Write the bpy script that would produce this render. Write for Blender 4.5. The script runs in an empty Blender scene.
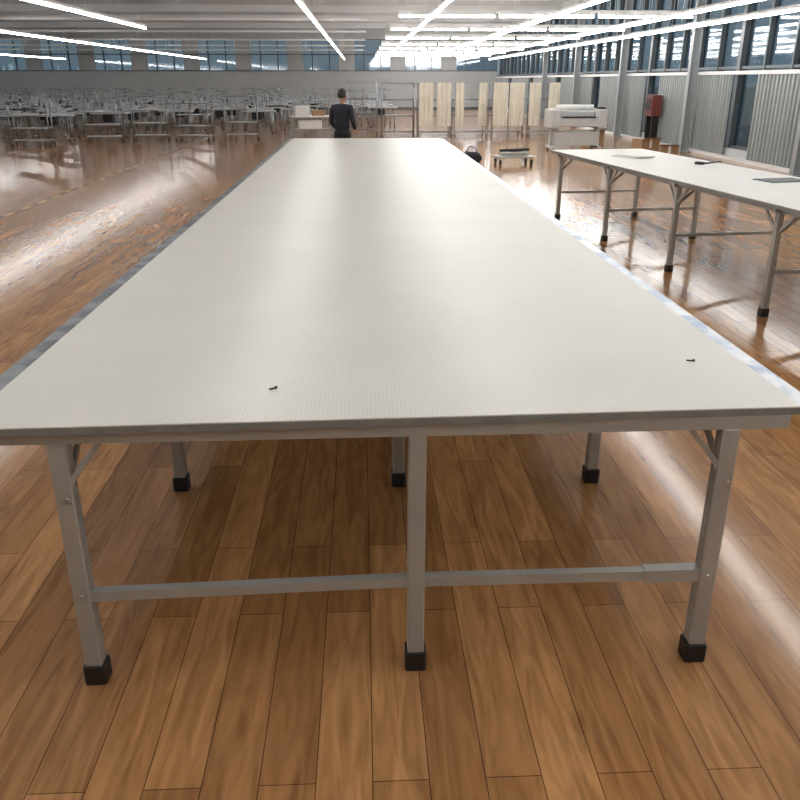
import bpy, math, random
from mathutils import Vector, Matrix
random.seed(7)
S = bpy.context.scene
S.view_settings.view_transform = 'Standard'
S.view_settings.look = 'None'

# ------------------------------------------------------------ materials
def mat(name, col, rough=0.5, metal=0.0, var=0.0, vscale=8.0, bump=0.0, bscale=60.0, emit=None, estr=0.0, col2=None, spec=0.5, stretch=(1,1,1)):
    m = bpy.data.materials.new(name); m.use_nodes = True
    nt = m.node_tree; b = nt.nodes['Principled BSDF']
    b.inputs['Base Color'].default_value = (*col, 1)
    b.inputs['Roughness'].default_value = rough
    b.inputs['Metallic'].default_value = metal
    b.inputs['Specular IOR Level'].default_value = spec
    tc = nt.nodes.new('ShaderNodeTexCoord')
    mp = nt.nodes.new('ShaderNodeMapping'); mp.inputs['Scale'].default_value = stretch
    nt.links.new(tc.outputs['Object'], mp.inputs['Vector'])
    if var > 0 or col2:
        n = nt.nodes.new('ShaderNodeTexNoise'); n.inputs['Scale'].default_value = vscale
        n.inputs['Detail'].default_value = 4
        nt.links.new(mp.outputs['Vector'], n.inputs['Vector'])
        r = nt.nodes.new('ShaderNodeValToRGB')
        c2 = col2 if col2 else tuple(c*(1-var) for c in col)
        lo, hi = (0.45, 0.55) if col2 else (0.3, 0.7)
        r.color_ramp.elements[0].position = lo; r.color_ramp.elements[1].position = hi
        r.color_ramp.elements[0].color = (*c2, 1); r.color_ramp.elements[1].color = (*col, 1)
        nt.links.new(n.outputs['Fac'], r.inputs['Fac'])
        nt.links.new(r.outputs['Color'], b.inputs['Base Color'])
    if bump > 0:
        n2 = nt.nodes.new('ShaderNodeTexNoise'); n2.inputs['Scale'].default_value = bscale
        nt.links.new(mp.outputs['Vector'], n2.inputs['Vector'])
        bp = nt.nodes.new('ShaderNodeBump'); bp.inputs['Strength'].default_value = bump
        bp.inputs['Distance'].default_value = 0.01
        nt.links.new(n2.outputs['Fac'], bp.inputs['Height'])
        nt.links.new(bp.outputs['Normal'], b.inputs['Normal'])
    if emit:
        b.inputs['Emission Color'].default_value = (*emit, 1)
        b.inputs['Emission Strength'].default_value = estr
    return m

def floor_mat():
    m = bpy.data.materials.new('wood_plank_floor'); m.use_nodes = True
    nt = m.node_tree; b = nt.nodes['Principled BSDF']; L = nt.links.new
    tc = nt.nodes.new('ShaderNodeTexCoord')
    mp = nt.nodes.new('ShaderNodeMapping'); mp.inputs['Rotation'].default_value = (0,0,math.radians(90))
    L(tc.outputs['Object'], mp.inputs['Vector'])
    br = nt.nodes.new('ShaderNodeTexBrick')
    br.inputs['Scale'].default_value = 1.0; br.inputs['Brick Width'].default_value = 1.2
    br.inputs['Row Height'].default_value = 0.155; br.inputs['Mortar Size'].default_value = 0.0018
    br.inputs['Mortar Smooth'].default_value = 0.3; br.inputs['Bias'].default_value = 0.0
    br.offset = 0.37; br.offset_frequency = 2
    br.inputs['Color1'].default_value = (0.54,0.285,0.122,1)
    br.inputs['Color2'].default_value = (0.36,0.178,0.072,1)
    br.inputs['Mortar'].default_value = (0.12,0.055,0.025,1)
    L(mp.outputs['Vector'], br.inputs['Vector'])
    mp2 = nt.nodes.new('ShaderNodeMapping'); mp2.inputs['Scale'].default_value = (11,1.3,1)
    L(tc.outputs['Object'], mp2.inputs['Vector'])
    n = nt.nodes.new('ShaderNodeTexNoise'); n.inputs['Scale'].default_value = 1.6; n.inputs['Detail'].default_value = 6
    n.inputs['Distortion'].default_value = 1.6
    L(mp2.outputs['Vector'], n.inputs['Vector'])
    r = nt.nodes.new('ShaderNodeValToRGB')
    r.color_ramp.elements[0].position = .3; r.color_ramp.elements[0].color = (.64,.59,.54,1)
    r.color_ramp.elements[1].position = .7; r.color_ramp.elements[1].color = (1.15,1.12,1.08,1)
    L(n.outputs['Fac'], r.inputs['Fac'])
    mx = nt.nodes.new('ShaderNodeMix'); mx.data_type='RGBA'; mx.blend_type='MULTIPLY'
    mx.inputs['Factor'].default_value = 1
    L(br.outputs['Color'], mx.inputs[6]); L(r.outputs['Color'], mx.inputs[7])
    L(mx.outputs[2], b.inputs['Base Color'])
    b.inputs['Specular IOR Level'].default_value = 0.5
    b.inputs['Specular Tint'].default_value = (1,.94,.86,1)
    b.inputs['Roughness'].default_value = .13
    return m

def table_top_mat():
    m = mat('cream_perforated_sheet', (0.66,0.64,0.588), rough=0.34, spec=0.42, var=0.06, vscale=2.5)
    nt = m.node_tree; b = nt.nodes['Principled BSDF']; L = nt.links.new
    tc = nt.nodes.new('ShaderNodeTexCoord')
    v = nt.nodes.new('ShaderNodeTexVoronoi'); v.inputs['Scale'].default_value = 80; v.inputs['Randomness'].default_value = 0.1
    L(tc.outputs['Object'], v.inputs['Vector'])
    r = nt.nodes.new('ShaderNodeValToRGB'); r.color_ramp.elements[0].position=.14; r.color_ramp.elements[1].position=.3
    r.color_ramp.elements[0].color=(.82,.82,.82,1)
    L(v.outputs['Distance'], r.inputs['Fac'])
    src=b.inputs['Base Color'].links[0].from_socket
    mx = nt.nodes.new('ShaderNodeMix'); mx.data_type='RGBA'; mx.blend_type='MULTIPLY'; mx.inputs['Factor'].default_value=1
    L(src,mx.inputs[6]); L(r.outputs['Color'],mx.inputs[7]); L(mx.outputs[2], b.inputs['Base Color'])
    bp = nt.nodes.new('ShaderNodeBump'); bp.inputs['Strength'].default_value=.15; bp.inputs['Distance'].default_value=.001
    L(r.outputs['Color'], bp.inputs['Height']); L(bp.outputs['Normal'], b.inputs['Normal'])
    return m

def stripe_mat():
    m = bpy.data.materials.new('hazard_stripe_tape'); m.use_nodes=True
    nt=m.node_tree; b=nt.nodes['Principled BSDF']; L=nt.links.new
    tc=nt.nodes.new('ShaderNodeTexCoord')
    w=nt.nodes.new('ShaderNodeTexWave'); w.inputs['Scale'].default_value=1.0; w.bands_direction='DIAGONAL'
    L(tc.outputs['Object'], w.inputs['Vector'])
    r=nt.nodes.new('ShaderNodeValToRGB'); r.color_ramp.interpolation='CONSTANT'
    r.color_ramp.elements[0].color=(.03,.03,.03,1); r.color_ramp.elements[1].position=.5; r.color_ramp.elements[1].color=(.40,.30,.12,1)
    L(w.outputs['Color'], r.inputs['Fac']); L(r.outputs['Color'], b.inputs['Base Color'])
    b.inputs['Roughness'].default_value=.4
    return m

def glass_mat():
    m = bpy.data.materials.new('window_glass'); m.use_nodes=True
    nt=m.node_tree; nt.nodes.clear(); L=nt.links.new
    o=nt.nodes.new('ShaderNodeOutputMaterial'); t=nt.nodes.new('ShaderNodeBsdfTransparent'); g=nt.nodes.new('ShaderNodeBsdfGlossy')
    t.inputs['Color'].default_value=(.62,.72,.78,1); g.inputs['Roughness'].default_value=.05
    x=nt.nodes.new('ShaderNodeMixShader'); x.inputs[0].default_value=.12
    L(t.outputs[0],x.inputs[1]); L(g.outputs[0],x.inputs[2]); L(x.outputs[0],o.inputs[0])
    return m

M_floor=floor_mat(); M_top=table_top_mat()
M_edge=mat('grey_board_edge',(.24,.235,.22),.5,var=.2,vscale=20)
M_steel=mat('grey_painted_steel',(.46,.46,.43),.34,.35,var=.12,vscale=6,bump=.05)
M_black=mat('black_rubber',(.012,.012,.013),.45,var=.2)
M_bolt=mat('zinc_bolt',(.5,.5,.5),.3,1,var=.1)
M_filmL=mat('blue_grey_edge_film',(.07,.085,.10),.35,.3,col2=(.20,.225,.24),vscale=7,bump=.3,bscale=30)
M_filmR=mat('white_blue_edge_film',(.68,.72,.76),.25,col2=(.36,.44,.56),vscale=6,bump=.4,bscale=25)
M_white=mat('white_paint',(.72,.73,.73),.45,var=.06)
M_wall=mat('pale_wall_paint',(.50,.52,.52),.6,var=.08,vscale=2)
M_ceil=mat('ceiling_panel',(.50,.54,.57),.7,var=.1,vscale=3)
M_frame=mat('dark_window_frame',(.10,.115,.125),.4,.3,var=.1)
M_col=mat('grey_column_paint',(.30,.33,.34),.5,var=.1)
M_slat=mat('grey_green_metal_slat',(.31,.345,.34),.4,.2,var=.2,vscale=3,stretch=(1,1,.2))
M_glass=glass_mat()
M_tube=mat('fluorescent_tube',(1,1,1),.4,emit=(1.0,.99,.975),estr=27,var=.01)
M_cloth=mat('cream_curtain_cloth',(.68,.64,.53),.8,var=.15,vscale=3,bump=.3,bscale=40)
M_red=mat('dull_red_cabinet_paint',(.16,.035,.03),.35,var=.15)
M_machine=mat('machine_grey_paint',(.50,.51,.50),.45,var=.1)
M_chrome=mat('chrome_tube',(.30,.32,.33),.3,.8,var=.1)
M_ltop=mat('pale_laminate',(.45,.48,.50),.35,var=.1)
M_jacket=mat('dark_navy_jacket',(.018,.02,.032),.8,var=.3,bump=.4,bscale=30)
M_trous=mat('black_trousers',(.014,.014,.018),.85,var=.2)
M_skin=mat('skin',(.45,.26,.18),.5,var=.1)
M_hair=mat('black_hair',(.01,.009,.008),.5,var=.2)
M_green=mat('green_cutting_mat',(.03,.14,.09),.5,var=.2)
M_paper=mat('white_paper',(.75,.75,.72),.7,var=.04)
M_cardb=mat('cardboard',(.35,.22,.12),.8,var=.15)
M_stripe=stripe_mat()
M_ground=mat('outside_paving',(.16,.18,.17),.9,var=.3,vscale=.5)

# ------------------------------------------------------------ mesh builder
class MB:
    def __init__(s): s.v=[]; s.f=[]; s.m=[]; s.sm=[]
    def add(s, vs, fs, mi=0, smooth=False):
        o=len(s.v); s.v+= [tuple(v) for v in vs]
        for f in fs: s.f.append(tuple(i+o for i in f)); s.m.append(mi); s.sm.append(smooth)
    def box(s, x0,x1,y0,y1,z0,z1, mi=0, bev=0.0):
        if bev<=0:
            vs=[(x0,y0,z0),(x1,y0,z0),(x1,y1,z0),(x0,y1,z0),(x0,y0,z1),(x1,y0,z1),(x1,y1,z1),(x0,y1,z1)]
            fs=[(0,3,2,1),(4,5,6,7),(0,1,5,4),(1,2,6,5),(2,3,7,6),(3,0,4,7)]
            s.add(vs,fs,mi)
        else:
            b=bev
            def ring(i,z): return [(x0+b+i,y0+i,z),(x1-b-i,y0+i,z),(x1-i,y0+b+i,z),(x1-i,y1-b-i,z),(x1-b-i,y1-i,z),(x0+b+i,y1-i,z),(x0+i,y1-b-i,z),(x0+i,y0+b+i,z)]
            b2=b*.5
            R=[ring(b2,z0),ring(0,z0+b2),ring(0,z1-b2),ring(b2,z1)]
            vs=sum(R,[]); fs=[tuple(range(7,-1,-1)),tuple(range(24,32))]
            for k in range(3):
                for i in range(8):
                    j=(i+1)%8; fs.append((k*8+i,k*8+j,k*8+8+j,k*8+8+i))
            s.add(vs,fs,mi)
    def bar(s,p,q,w,h=None,mi=0):
        h=h or w; p=Vector(p); q=Vector(q); d=(q-p).normalized()
        up=Vector((0,0,1)) if abs(d.z)<.95 else Vector((0,1,0))
        a=d.cross(up).normalized(); b=a.cross(d).normalized()
        vs=[]
        for c in (p,q):
            for sa,sb in ((-1,-1),(1,-1),(1,1),(-1,1)): vs.append(c+a*sa*w/2+b*sb*h/2)
        s.add(vs,[(0,1,2,3),(7,6,5,4),(0,4,5,1),(1,5,6,2),(2,6,7,3),(3,7,4,0)],mi)
    def cyl(s,p,q,r,n=10,mi=0,r2=None):
        r2=r if r2 is None else r2
        p=Vector(p); q=Vector(q); d=(q-p).normalized()
        up=Vector((0,0,1)) if abs(d.z)<.95 else Vector((0,1,0))
        a=d.cross(up).normalized(); b=a.cross(d)
        vs=[]
        for c,rr in ((p,r),(q,r2)):
            for i in range(n):
                t=2*math.pi*i/n; vs.append(c+(a*math.cos(t)+b*math.sin(t))*rr)
        o=len(s.v); s.v+=[tuple(v) for v in vs]
        for i in range(n):
            j=(i+1)%n; s.f.append((o+i,o+n+i,o+n+j,o+j)); s.m.append(mi); s.sm.append(True)
        s.f.append(tuple(o+i for i in range(n))); s.m.append(mi); s.sm.append(False)
        s.f.append(tuple(o+n+i for i in range(n-1,-1,-1))); s.m.append(mi); s.sm.append(False)
    def mesh(s,name,mats):
        me=bpy.data.meshes.new(name); me.from_pydata(s.v,[],s.f)
        for m in mats: me.materials.append(m)
        for p,mi,sm in zip(me.polygons,s.m,s.sm): p.material_index=mi; p.use_smooth=sm
        import bmesh
        bm=bmesh.new(); bm.from_mesh(me); bmesh.ops.recalc_face_normals(bm,faces=bm.faces); bm.to_mesh(me); bm.free()
        return me
    def build(s,name,mats,parent=None,loc=(0,0,0),rz=0):
        o=bpy.data.objects.new(name,s.mesh(name,mats)); S.collection.objects.link(o)
        o.location=loc; o.rotation_euler=(0,0,rz)
        if parent: o.parent=parent
        return o
def empty(name,loc=(0,0,0),rz=0):
    e=bpy.data.objects.new(name,None); S.collection.objects.link(e); e.location=loc; e.rotation_euler=(0,0,rz); e.empty_display_size=.2
    return e

# ------------------------------------------------------------ room
XL,XR,YF,YB,ZC=-24.0,8.9,-5.0,56.0,4.9
b=MB(); b.box(XL-.2,XR+.2,YF-.2,YB+.2,-.12,0); b.build('floor',[M_floor])
b=MB(); b.box(XL-.2,XR+.2,YF-.2,YB+.2,ZC,ZC+.15)
b.build('ceiling',[M_ceil])
b=MB(); y=YF+3
while y<YB:
    b.box(XL,XR,y-.08,y+.08,ZC-.28,ZC); y+=6
b.build('ceiling_beam_1',[M_white])  # white ceiling beams spanning the hall, all in one mesh

def window_wall(name,axis,pos,a0,a1,thick,sill,head,step,transoms,inward,wi,every=5,pier=.09):
    def bx(bb,u0,u1,d0,d1,z0,z1,mi=0):
        lo,hi=sorted((pos+d0*inward,pos+d1*inward))
        if axis=='x': bb.box(lo,hi,u0,u1,z0,z1,mi)
        else: bb.box(u0,u1,lo,hi,z0,z1,mi)
    w=MB(); bx(w,a0,a1,-thick,0,0,sill); bx(w,a0,a1,-thick,0,head,ZC)
    f=MB(); u=a0; i=0
    while u<=a1+.01:
        if i%every==0: bx(w if pier>.2 else f,max(a0,u-pier),min(a1,u+pier),-.16,.0 if pier>.2 else .04,sill,head)
        else: bx(f,max(a0,u-.03),min(a1,u+.03),-.14,.02,sill,head)
        u+=step; i+=1
    w.build(name,[M_wall])
    for z in [sill+.03,head-.03]+transoms: bx(f,a0,a1,-.12,-.0,z-.03,z+.03)
    g=MB(); bx(g,a0,a1,-.09,-.08,sill,head)
    e=f.build('window_%d'%wi,[M_frame]); go=g.build('pane',[M_glass],parent=e)
window_wall('wall_right','x',XR,YF,YB,.2,.25,4.5,1.25,[2.05,3.2],-1,1)
window_wall('wall_back','y',YB,XL,XR,.2,2.3,4.2,1.1,[3.3],-1,2,every=3,pier=.5)
window_wall('wall_left','x',XL,YF,YB,.2,2.0,4.0,1.5,[3.0],1,3,every=3,pier=.6)
b=MB(); b.box(XL,XR,YF-.2,YF,0,ZC); b.build('wall_front',[M_wall])

b=MB()
y=YF+.3
while y<YB-.4:
    if (int((y-YF)/1.25)%5)!=4:
        prof=[(y,.0),(y+.06,.0),(y+.08,.045),(y+.15,.045),(y+.17,0)]
        for (ya,da),(yb,db) in zip(prof[:-1],prof[1:]):
            xa=XR-.06-da; xb=XR-.06-db
            b.add([(xa,ya,.06),(xb,yb,.06),(xb,yb,1.92),(xa,ya,1.92)],[(0,1,2,3)],0)
    y+=.17
b.box(XR-.14,XR-.04,YF+.1,YB-.1,1.9,1.98,1); b.box(XR-.14,XR-.04,YF+.1,YB-.1,0,.08,1)
b.build('corrugated_wall_panel',[M_slat,M_white])
for i in range(8):
    yy=YF+3+i*6
    b=MB(); b.box(-.10,.10,-.012,.012,0.03,ZC-.28,0); b.box(-.11,-.09,-.08,.08,0.03,ZC-.28); b.box(.09,.11,-.08,.08,0.03,ZC-.28)
    b.box(-.14,.14,-.13,.13,0,.03)
    b.build('steel_column',[M_col],loc=(XR-.32,yy,0))
b=MB(); b.box(XL,XR,YB-.02,YB,0,.12); b.build('baseboard_back',[M_frame])
b=MB(); b.box(-200,200,-200,300,-.6,-.5); b.build('outside_ground',[M_ground])

b=MB(); b.box(-.14,.14,-.30,.30,0,.58,0,.02); b.box(-.155,-.14,-.26,.26,.04,.54,0); b.box(-.165,-.155,-.19,.19,.15,.48,1); b.box(-.175,-.155,.2,.23,.24,.36,1)
b.box(-.1,.1,-.26,-.2,-.8,0,1); b.box(-.1,.1,.2,.26,-.8,0,1)
b.build('fire_hose_cabinet',[M_red,M_black],loc=(XR-.35,24.6,.8))

# ------------------------------------------------------------ lights (real fixtures)
ZL=3.0
LG=empty('suspended_fluorescent_lights')
def light_row(x,y0,y1):
    b=MB(); y=y0
    while y<y1:
        ye=min(y+2.4,y1)
        b.box(x-.022,x+.022,y,ye-.06,ZL,ZL+.05,0)
        b.cyl((x,y+.03,ZL-.03),(x,ye-.09,ZL-.03),.025,8,1)
        for yy in (y+.3,ye-.36): b.cyl((x,yy,ZL+.05),(x,yy,ZC-.3),.005,5,0)
        y+=2.4
    b.build('light_row',[M_white,M_tube],parent=LG)
for x in (-18.0,-9.5,-5.3,-1.0,1.45,3.9,6.35,8.0): light_row(x,-2,54 if x!=-5.3 else 22)
def cross_row(y,x0,x1,z):
    b=MB(); x=x0
    b.box(x0,x1,y-.04,y+.04,z+.06,z+.11,0)
    while x<x1-.5:
        xe=min(x+2.4,x1)
        b.box(x,xe-.06,y-.022,y+.022,z,z+.06,0); b.cyl((x+.03,y,z-.03),(xe-.09,y,z-.03),.025,8,1)
        b.cyl((x+.4,y,z+.1),(x+.4,y,ZC-.3),.005,5,0)
        x+=2.4
    b.build('cross_light_row',[M_white,M_tube],parent=LG)
y=21.0
while y<54: cross_row(y,.9,8.2,ZL+.22); y+=5.4
y=12.0
while y<54:
    b=MB(); b.box(-22.5,.2,y-.05,y+.05,ZL+.28,ZL+.34)
    x=-21.0
    while x<0: b.cyl((x,y,ZL+.33),(x,y,ZC-.3),.006,5); x+=3
    b.build('cable_tray',[M_white],parent=LG); y+=6

# ------------------------------------------------------------ tables
def leg(b,x,y,z1,w=.05,mi=0):
    b.box(x-w/2,x+w/2,y-w/2,y+w/2,.05,z1,mi,.004)
    b.box(x-w/2-.008,x+w/2+.008,y-w/2-.008,y+w/2+.008,0,.07,mi+1,.006)
H=.9; XA,XB=-1.115,1.265; Y0,Y1=2.055,13.7
T=empty('cutting_table')
b=MB(); n=5; L=(Y1-Y0)/n
for i in range(n):
    ya=Y0+i*L+(.0007 if i else 0); yb=Y0+(i+1)*L-(.0007 if i<n-1 else 0)
    dl=-.02 if i==0 else 0; dr=.04 if i==0 else 0
    for z0,z1,mi in ((H-.004,H,0),(H-.026,H-.004,1)):
        vs=[(XA,ya+dl,z0),(XB,ya+dr,z0),(XB,yb,z0),(XA,yb,z0),(XA,ya+dl,z1),(XB,ya+dr,z1),(XB,yb,z1),(XA,yb,z1)]
        b.add(vs,[(0,3,2,1),(4,5,6,7),(0,1,5,4),(1,2,6,5),(2,3,7,6),(3,0,4,7)],mi)
b.build('table_top',[M_top,M_edge],parent=T)
b=MB(); b.box(XA-.06,XA,Y0,Y1,H-.03,H-.003,0); b.build('edge_strip_left',[M_filmL],parent=T)
b=MB(); b.box(XB,XB+.055,Y0+.04,Y1,H-.03,H-.002,0); b.build('edge_strip_right',[M_filmR],parent=T)
b=MB()
rows=[2.11+1.265*i for i in range(10)]
LX=(-.87,.145,1.065)
BZ=.33
for i,yy in enumerate(rows):
    off=(-.02,0,.0) if i==0 else (0,0,0)
    for x,o in zip(LX,off): leg(b,x,yy+o,H-.066,.052)
    b.bar((LX[0],yy+off[0],BZ-.01*(i==0)),(LX[1],yy,BZ),.03,.034,0); b.bar((LX[1],yy,BZ),(LX[2],yy+off[2],BZ),.03,.034,0)
    b.bar((LX[2]-.2,yy+off[2],BZ),(LX[2]-.026,yy+off[2],BZ),.04,.044,0)
    b.bar((XA+.03,yy+off[0],H-.046),(XB-.03,yy+off[2],H-.046),.04,.04,0)
    for x,sg,o in ((LX[0],1,off[0]),(LX[2],-1,off[2])):
        b.bar((x,yy+o+.02,H-.22),(x,yy+o+.26,H-.05),.012,.022,0)
        b.bar((x+sg*.01,yy+o-.02,H-.2),(x+sg*.13,yy+o+.02,H-.05),.01,.016,0)
        b.cyl((x+.03,yy+o,H-.2),(x-.03,yy+o,H-.2),.009,8,2)
        b.cyl((x+.01,yy+o-.034,H-.24),(x+.01,yy+o-.02,H-.24),.008,8,2)
        b.cyl((x,yy+o-.034,BZ),(x,yy+o-.02,BZ),.008,8,2)
for x in (-.95,LX[1],1.1): b.bar((x,rows[0]+.03,H-.046),(x,Y1-.05,H-.046),.04,.038,0)
b.build('frame_and_legs',[M_steel,M_black,M_bolt],parent=T)
T2=empty('cutting_table.001',(2.56,11.25,0),math.radians(6.4))
b=MB()
for i in range(3):
    b.box(0,1.3,-7.5+i*2.5+.001,-5+i*2.5-.001,H-.004,H,0); b.box(0,1.3,-7.5+i*2.5,-5+i*2.5,H-.03,H-.004,1)
b.build('table_top',[M_top,M_edge],parent=T2)
b=MB()
for yy in (-.2,-1.85,-3.5,-5.15,-6.8):
    for x,sg in ((.09,1),(1.21,-1)):
        leg(b,x,yy,H-.07,.05)
        b.bar((x,yy-.02,H-.22),(x,yy-.22,H-.05),.014,.024,0); b.bar((x,yy+.02,H-.22),(x,min(-.05,yy+.22),H-.05),.014,.024,0)
        b.bar((x,yy,H-.25),(x+sg*.22,yy,H-.06),.014,.024,0)
    b.bar((.09,yy,.36),(1.21,yy,.36),.03,.03,0); b.bar((.03,yy,H-.05),(1.27,yy,H-.05),.04,.04,0)
for x in (.09,1.21): b.bar((x,-7.4,H-.05),(x,-.05,H-.05),.04,.036,0)
b.build('frame_and_legs',[M_steel,M_black],parent=T2)

b=MB(); b.box(-.25,.25,-.02,.02,0,.012,0); b.box(-.25,-.2,-.05,.05,0,.03,0,.005); b.build('measuring_rule',[M_black],loc=(3.95,9.3,H),rz=.7)
b=MB(); b.box(-.22,.22,-.15,.15,0,.006,0,.01); b.box(-.21,.21,-.14,.14,.006,.008,1); b.build('cutting_mat',[M_green,M_black],loc=(3.95,7.6,H),rz=.2)
b=MB()
for i in range(6):
    w=.3-.01*i
    b.box(-w/2+i*.012,w/2+i*.012,-.2-.006*i,.2-.006*i,i*.004,i*.004+.003)
b.build('paper_stack',[M_paper],loc=(3.3,10.1,H),rz=.4)
b=MB(); nn=20
for j in range(9):
    t=j/8; yy=-.26+.52*t; k=(1-abs(2*t-1)**4)*.92+.08
    for i in range(nn):
        a=2*math.pi*i/nn; b.v.append((.15*k*math.cos(a)*(1+.05*math.sin(5*a+j)),yy,.15+.15*k*max(-1,math.sin(a)*(1.0 if math.sin(a)<0 else .9))))
for j in range(8):
    for i in range(nn):
        i2=(i+1)%nn; b.f.append((j*nn+i,j*nn+i2,(j+1)*nn+i2,(j+1)*nn+i)); b.m.append(0); b.sm.append(True)
for j in (0,8): b.f.append(tuple(j*nn+i for i in range(nn))); b.m.append(0); b.sm.append(False)
hp=[(.06,-.12,.27),(.05,-.08,.36),(.0,0,.40),(.05,.08,.36),(.06,.12,.27)]
for p,q in zip(hp[:-1],hp[1:]): b.cyl(p,q,.014,8,0)
b.build('black_holdall_bag',[M_jacket],loc=(2.45,18.7,0.0),rz=1.2)
for (x,y,r) in ((-.285,2.30,.5),(1.09,2.50,-.3)):
    b=MB(); b.cyl((-.012,0,.004),(.012,0,.004),.0028,6); b.cyl((.008,0,.005),(.013,.003,.005),.0045,6); b.build('small_screw',[M_black],loc=(x,y,H+.0005),rz=r)
b=MB(); b.box(-.035,.035,0,26,0,.003); b.build('floor_marking_tape',[M_stripe],loc=(-5.05,9,0.001))

# ------------------------------------------------------------ background equipment
def work_table_mesh(seed):
    r=random.Random(seed); b=MB()
    b.box(-.6,.6,-.28,.28,.72,.76,1,.01)
    for x in (-.5,.5):
        b.bar((x,-.22,.03),(x,.22,.03),.05,.03,0); b.cyl((x,0,.03),(x,0,.72),.026,8,0)
        b.bar((x,-.2,.70),(x,.2,.70),.03,.03,0); b.cyl((x,.2,.03),(x,.2,.72),.018,6,0); b.cyl((x,-.2,.03),(x,-.2,.72),.018,6,0)
        for yy in(-.22,.22): b.box(x-.03,x+.03,yy-.03,yy+.03,0,.03,2)
    b.bar((-.5,0,.12),(.5,0,.12),.025,.025,0); b.bar((-.5,.1,.4),(.5,.1,.4),.02,.02,0)
    b.cyl((.45,.2,.74),(.45,.2,1.35),.014,6,0); b.cyl((.2,.2,1.35),(.58,.2,1.35),.012,6,0); b.cyl((.28,.2,1.05),(.55,.2,1.05),.010,6,0)
    if r.random()<.75:
        b.box(-.25,.2,-.09,.09,.75,.79,1,.01); b.box(.1,.2,-.06,.06,.79,1.0,1,.02); b.box(-.22,.2,-.05,.05,.95,1.05,1,.02); b.box(-.22,-.14,-.05,.05,.83,.95,1,.01); b.cyl((.2,0,1.0),(.24,0,1.0),.06,12,2)
        b.box(-.1,.25,-.15,.12,.45,.70,2,.03)
    if r.random()<.4: b.box(-.55,-.3,-.2,.1,.75,.9,3,.02)
    return b.mesh('work_table_mesh',[M_chrome,M_ltop,M_black,M_paper])
wm=[work_table_mesh(i) for i in range(4)]
y=25.2; row=0
while y<52:
    x=-22.0+.3*(row%2)
    while x<-1.6+(3.6 if y>34 else 0):
        if random.random()<.9 and not(-3.6<x and y<32) and not (y<30 and x>-8.5) and not (y<27 and x>-11):
            o=bpy.data.objects.new('sewing_work_table',random.choice(wm)); S.collection.objects.link(o)
            o.location=(x+random.uniform(-.08,.08),y+random.uniform(-.1,.1),0); o.rotation_euler=(0,0,random.choice((0,math.pi)))
        x+=1.5
    y+=1.9; row+=1

def rack(name,x,y,rz,W,Hh,D=.5,shelves=True):
    E=empty(name,(x,y,0),rz); f=MB()
    for sx in (-1,1):
        for sy in (-1,1):
            f.cyl((sx*W/2,sy*D/2,.09),(sx*W/2,sy*D/2,Hh),.018,8); f.cyl((sx*W/2-.015,sy*D/2,.04),(sx*W/2+.015,sy*D/2,.04),.04,10,1); f.bar((sx*W/2,sy*D/2,.04),(sx*W/2,sy*D/2,.1),.02,.02)
        f.cyl((sx*W/2,-D/2,.14),(sx*W/2,D/2,.14),.014,6); f.cyl((sx*W/2,-D/2,Hh),(sx*W/2,D/2,Hh),.014,6)
    for sy in(-1,1):
        for z in (.14,.39*Hh,.69*Hh,Hh): f.cyl((-W/2,sy*D/2,z),(W/2,sy*D/2,z),.013,6)
    for z in (.15,.39*Hh+.01,.69*Hh+.01): f.box(-W/2,W/2,-D/2,D/2,z,z+.012,1 if shelves else 2)
    f.build('frame',[M_chrome,M_black,M_ltop],parent=E)
    return E
for (x,y,h) in ((-8.0,26.6,1.25),(-6.7,27.2,1.3),(-5.3,27.0,1.1),(-3.9,27.6,1.3),(-9.6,25.0,1.2),(-11.5,23.6,1.2)):
    rack('metal_garment_rack',x,y,random.uniform(-.2,.2),1.05,h,.5,False)
for k in range(6):
    rx=-.1+k*1.22; W=1.08; Hh=1.68; D=.5
    E=rack('curtained_garment_rack' if k>1 else 'metal_garment_rack',rx+.1,28.6+.15*(k%2)+(1.5 if k==0 else 0),.04*(k-1),W,Hh)
    if k<2: continue
    c=MB(); nx,nz=46,8
    gap=(0,0,.08,.45,.0,.25)[k]
    for (xa,xb) in ((-W/2,-gap*.5-.02),(gap*.5+.02,W/2)):
        vs=[];fs=[]
        for j in range(nz+1):
            z=Hh+.02-(Hh-.32)*j/nz
            for i in range(nx+1):
                t=i/nx; x=xa+(xb-xa)*t
                vs.append((x,-D/2-.05+.014*math.sin(t*(xb-xa)*42+.7*math.sin(j*.8)+k)*(.3+.7*j/nz),z))
        for j in range(nz):
            for i in range(nx):
                a=j*(nx+1)+i; fs.append((a,a+1,a+nx+2,a+nx+1))
        c.add(vs,fs,0,True)
    c.build('curtain',[M_cloth],parent=E)

b=MB()
b.box(-.72,.72,-.36,.36,.62,.86,0,.04); b.box(-.76,-.5,-.4,.4,.58,1.06,0,.05); b.box(.5,.76,-.4,.4,.58,1.06,0,.05)
b.box(-.5,.5,-.2,.3,.86,1.02,0,.05); b.box(-.45,.45,-.37,-.2,.84,.87,1); b.box(.54,.72,-.3,-.05,1.06,1.12,1,.01)
b.cyl((-.5,.1,1.1),(.5,.1,1.1),.07,14,2)
for x in(-.62,.62):
    b.box(x-.06,x+.06,-.08,.08,.1,.6,0,.01); b.box(x-.06,x+.06,-.36,.36,.06,.12,0,.01)
    for yy in(-.32,.32): b.cyl((x-.02,yy,.035),(x+.02,yy,.035),.035,10,1)
b.box(-.6,.6,-.03,.03,.2,.3,0); b.box(-.6,.6,-.34,.3,.14,.5,0,.01)
b.build('wide_format_plotter',[M_machine,M_black,M_paper],loc=(5.75,22.6,0),rz=.05)
b=MB(); b.box(-.75,.75,-.35,.35,.6,.64,0,.01)
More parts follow.
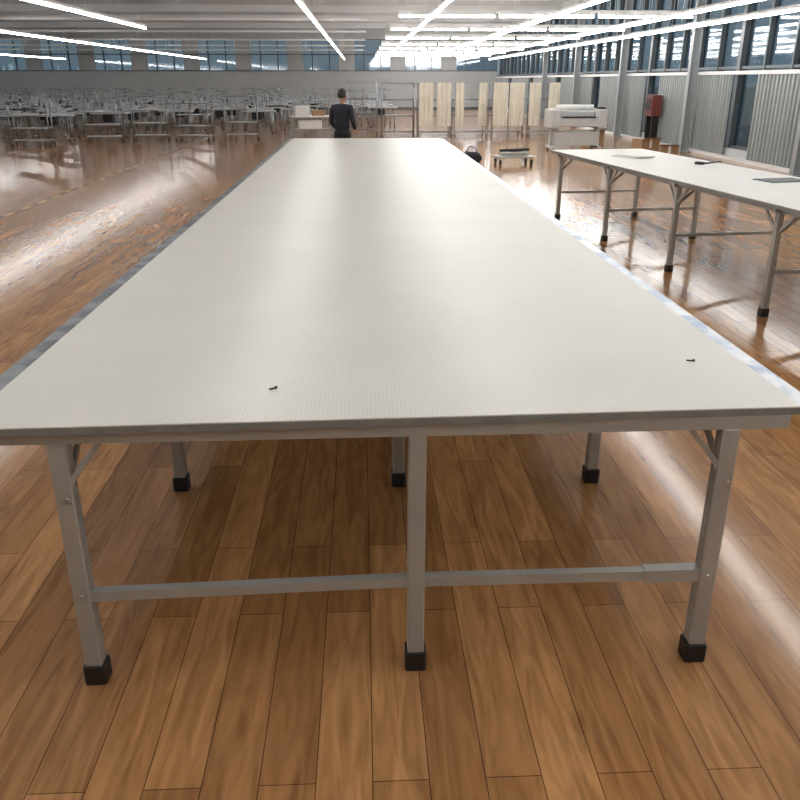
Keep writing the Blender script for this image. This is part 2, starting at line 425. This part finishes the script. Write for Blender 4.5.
for x in(-.7,.7):
    for yy in(-.3,.3): b.box(x-.025,x+.025,yy-.025,yy+.025,0,.6,1)
b.box(-.7,.7,-.3,.3,.2,.22,1); b.box(-.6,-.1,-.25,.2,.64,.95,0,.03); b.box(.0,.4,-.2,.2,.64,.82,2,.01); b.box(-.5,.3,-.25,.25,.22,.5,0,.03)
b.build('packing_bench',[M_paper,M_chrome,M_cardb],loc=(-1.7,29.3,0),rz=.15)
b=MB(); b.box(-.45,.45,-.3,.3,.14,.18,0,.02)
for x in(-.36,.36):
    for yy in(-.22,.22): b.cyl((x-.02,yy,.055),(x+.02,yy,.055),.055,12,1); b.box(x-.015,x+.015,yy-.02,yy+.02,.05,.15,0)
b.box(-.3,.3,-.2,.2,.18,.26,0,.02); b.cyl((-.35,-.1,.3),(.4,.15,.3),.03,8,1); b.cyl((-.3,.1,.22),(.3,.12,.3),.03,8,1)
b.build('flatbed_trolley',[M_steel,M_black],loc=(3.45,18.9,0),rz=.1)
for (x,y,s,r) in ((7.2,21.0,.5,.2),(7.3,19.6,.42,-.3),(6.8,24.5,.5,.1)):
    b=MB(); b.box(-s/2,s/2,-s/2,s/2,0,s*.8,0); b.box(-.03,.03,-s/2-.002,s/2+.002,s*.4,s*.8+.003,1)
    b.add([(-s/2,-s/2,s*.8),(s/2,-s/2,s*.8),(s/2,-s/2-.14,s*.9),(-s/2,-s/2-.14,s*.9)],[(0,1,2,3)],0)
    b.build('cardboard_box',[M_cardb,M_paper],loc=(x,y,0),rz=r)

# ------------------------------------------------------------ person
def skin(name,vs,es,rs,m,parent,sub=2):
    me=bpy.data.meshes.new(name); me.from_pydata(vs,es,[]); o=bpy.data.objects.new(name,me); S.collection.objects.link(o)
    o.modifiers.new('Skin','SKIN')
    for i,r in enumerate(rs):
        rr=r if isinstance(r,tuple) else (r,r)
        me.skin_vertices[0].data[i].radius=rr
    me.skin_vertices[0].data[0].use_root=True
    sm=o.modifiers.new('Sub','SUBSURF'); sm.levels=sub; sm.render_levels=sub
    o.modifiers['Skin'].use_smooth_shade=True
    me.materials.append(m); o.parent=parent; return o
P=empty('person',(-.34,14.7,0),math.radians(-25))
skin('trousers',[(0,0,.93),(.09,0,.87),(.10,-.01,.50),(.105,.02,.10),(-.09,0,.87),(-.10,.02,.50),(-.11,.0,.10),(0,0,1.0)],
     [(0,1),(1,2),(2,3),(0,4),(4,5),(5,6),(0,7)],[(.13,.10),.085,.06,.048,.085,.06,.048,(.13,.095)],M_trous,P)
skin('jacket',[(0,0,.93),(0,0,1.06),(0,.0,1.22),(0,.01,1.33),(0,.015,1.40),(.16,.01,1.34),(.215,0,1.10),(.17,.16,.98),(-.16,.01,1.34),(-.215,0,1.10),(-.17,.16,.98)],
     [(0,1),(1,2),(2,3),(3,4),(3,5),(5,6),(6,7),(3,8),(8,9),(9,10)],[(.15,.11),(.145,.10),(.155,.11),(.13,.09),.055,.062,.048,.036,.062,.048,.036],M_jacket,P)
for sx in(-1,1):
    skin('shoe',[(sx*.107,.0,.05),(sx*.107,-.04,.04),(sx*.11,.10,.035),(sx*.115,.17,.03)],[(1,0),(0,2),(2,3)],[.045,.04,.04,.03],M_black,P)
    h=[(sx*.17,.165,.975),(sx*.165,.22,.955)]; e=[(0,1)]; r=[.024,(.036,.016)]
    for k,(dx,ln) in enumerate(((-.03,.065),(-.01,.075),(.01,.07),(.03,.055))):
        i=len(h); h+=[(sx*.165+dx,.245,.95),(sx*.165+dx*1.1,.245+ln*.6,.935),(sx*.165+dx*1.1,.245+ln*.8,.905)]; e+=[(1,i),(i,i+1),(i+1,i+2)]; r+=[.009,.008,.007]
    i=len(h); h+=[(sx*(.165-.045),.205,.95),(sx*(.165-.06),.235,.935)]; e+=[(0,i),(i,i+1)]; r+=[.011,.009]
    skin('hand',h,e,r,M_skin,P,1)
def ell(name,c,rad,m,parent,fn=None,seg=24,rng=16):
    b=MB(); vs=[];fs=[]
    for j in range(rng+1):
        th=math.pi*j/rng
        for i in range(seg):
            ph=2*math.pi*i/seg
            v=Vector((math.sin(th)*math.cos(ph),math.sin(th)*math.sin(ph),math.cos(th)))
            k=fn(v) if fn else 1
            vs.append((c[0]+v.x*rad[0]*k,c[1]+v.y*rad[1]*k,c[2]+v.z*rad[2]*k))
    for j in range(rng):
        for i in range(seg):
            i2=(i+1)%seg; fs.append((j*seg+i,j*seg+i2,(j+1)*seg+i2,(j+1)*seg+i))
    b.add(vs,fs,0,True); return b.build(name,[m],parent=parent)
def hf(v):
    k=1.0
    if v.z<0: k-= .18*(-v.z)*(1 if v.y<0.2 else .3)
    if v.y>.9 and -.35<v.z<.1: k+=.12
    return k
ell('head',(0,.045,1.525),(.075,.095,.115),M_skin,P,hf)
skin('neck',[(0,.01,1.38),(0,.03,1.46)],[(0,1)],[.052,.048],M_skin,P)
def hr(v):
    return 1.0 if (v.z>.25 or v.y<-.05) and v.z>-.45 else .85
ell('hair',(0,.03,1.545),(.084,.10,.108),M_hair,P,hr)
for sx in(-1,1): ell('ear',(sx*.077,.04,1.52),(.01,.02,.032),M_skin,P,None,10,8)
for sx in(-1,1): ell('eye',(sx*.03,.128,1.53),(.012,.008,.008),M_hair,P,None,10,8)
ell('mouth',(0,.128,1.465),(.022,.008,.006),M_red,P,None,10,8)

# ------------------------------------------------------------ world & camera
w=bpy.data.worlds.new('world'); S.world=w; w.use_nodes=True; nt=w.node_tree
bg=nt.nodes['Background']; tc=nt.nodes.new('ShaderNodeTexCoord'); sp=nt.nodes.new('ShaderNodeSeparateXYZ'); rp=nt.nodes.new('ShaderNodeValToRGB')
nt.links.new(tc.outputs['Generated'],sp.inputs[0]); nt.links.new(sp.outputs['Z'],rp.inputs['Fac']); nt.links.new(rp.outputs['Color'],bg.inputs['Color'])
rp.color_ramp.elements[0].position=0; rp.color_ramp.elements[0].color=(.34,.39,.42,1)
rp.color_ramp.elements[1].position=.35; rp.color_ramp.elements[1].color=(.70,.78,.88,1)
bg.inputs['Strength'].default_value=.75

cam=bpy.data.cameras.new('camera'); co=bpy.data.objects.new('camera',cam); S.collection.objects.link(co)
cam.sensor_width=36; cam.lens=36.0; cam.clip_end=500
co.location=(0,0,1.78); co.rotation_euler=(math.radians(90-21.8),0,math.radians(-2.59)); S.camera=co
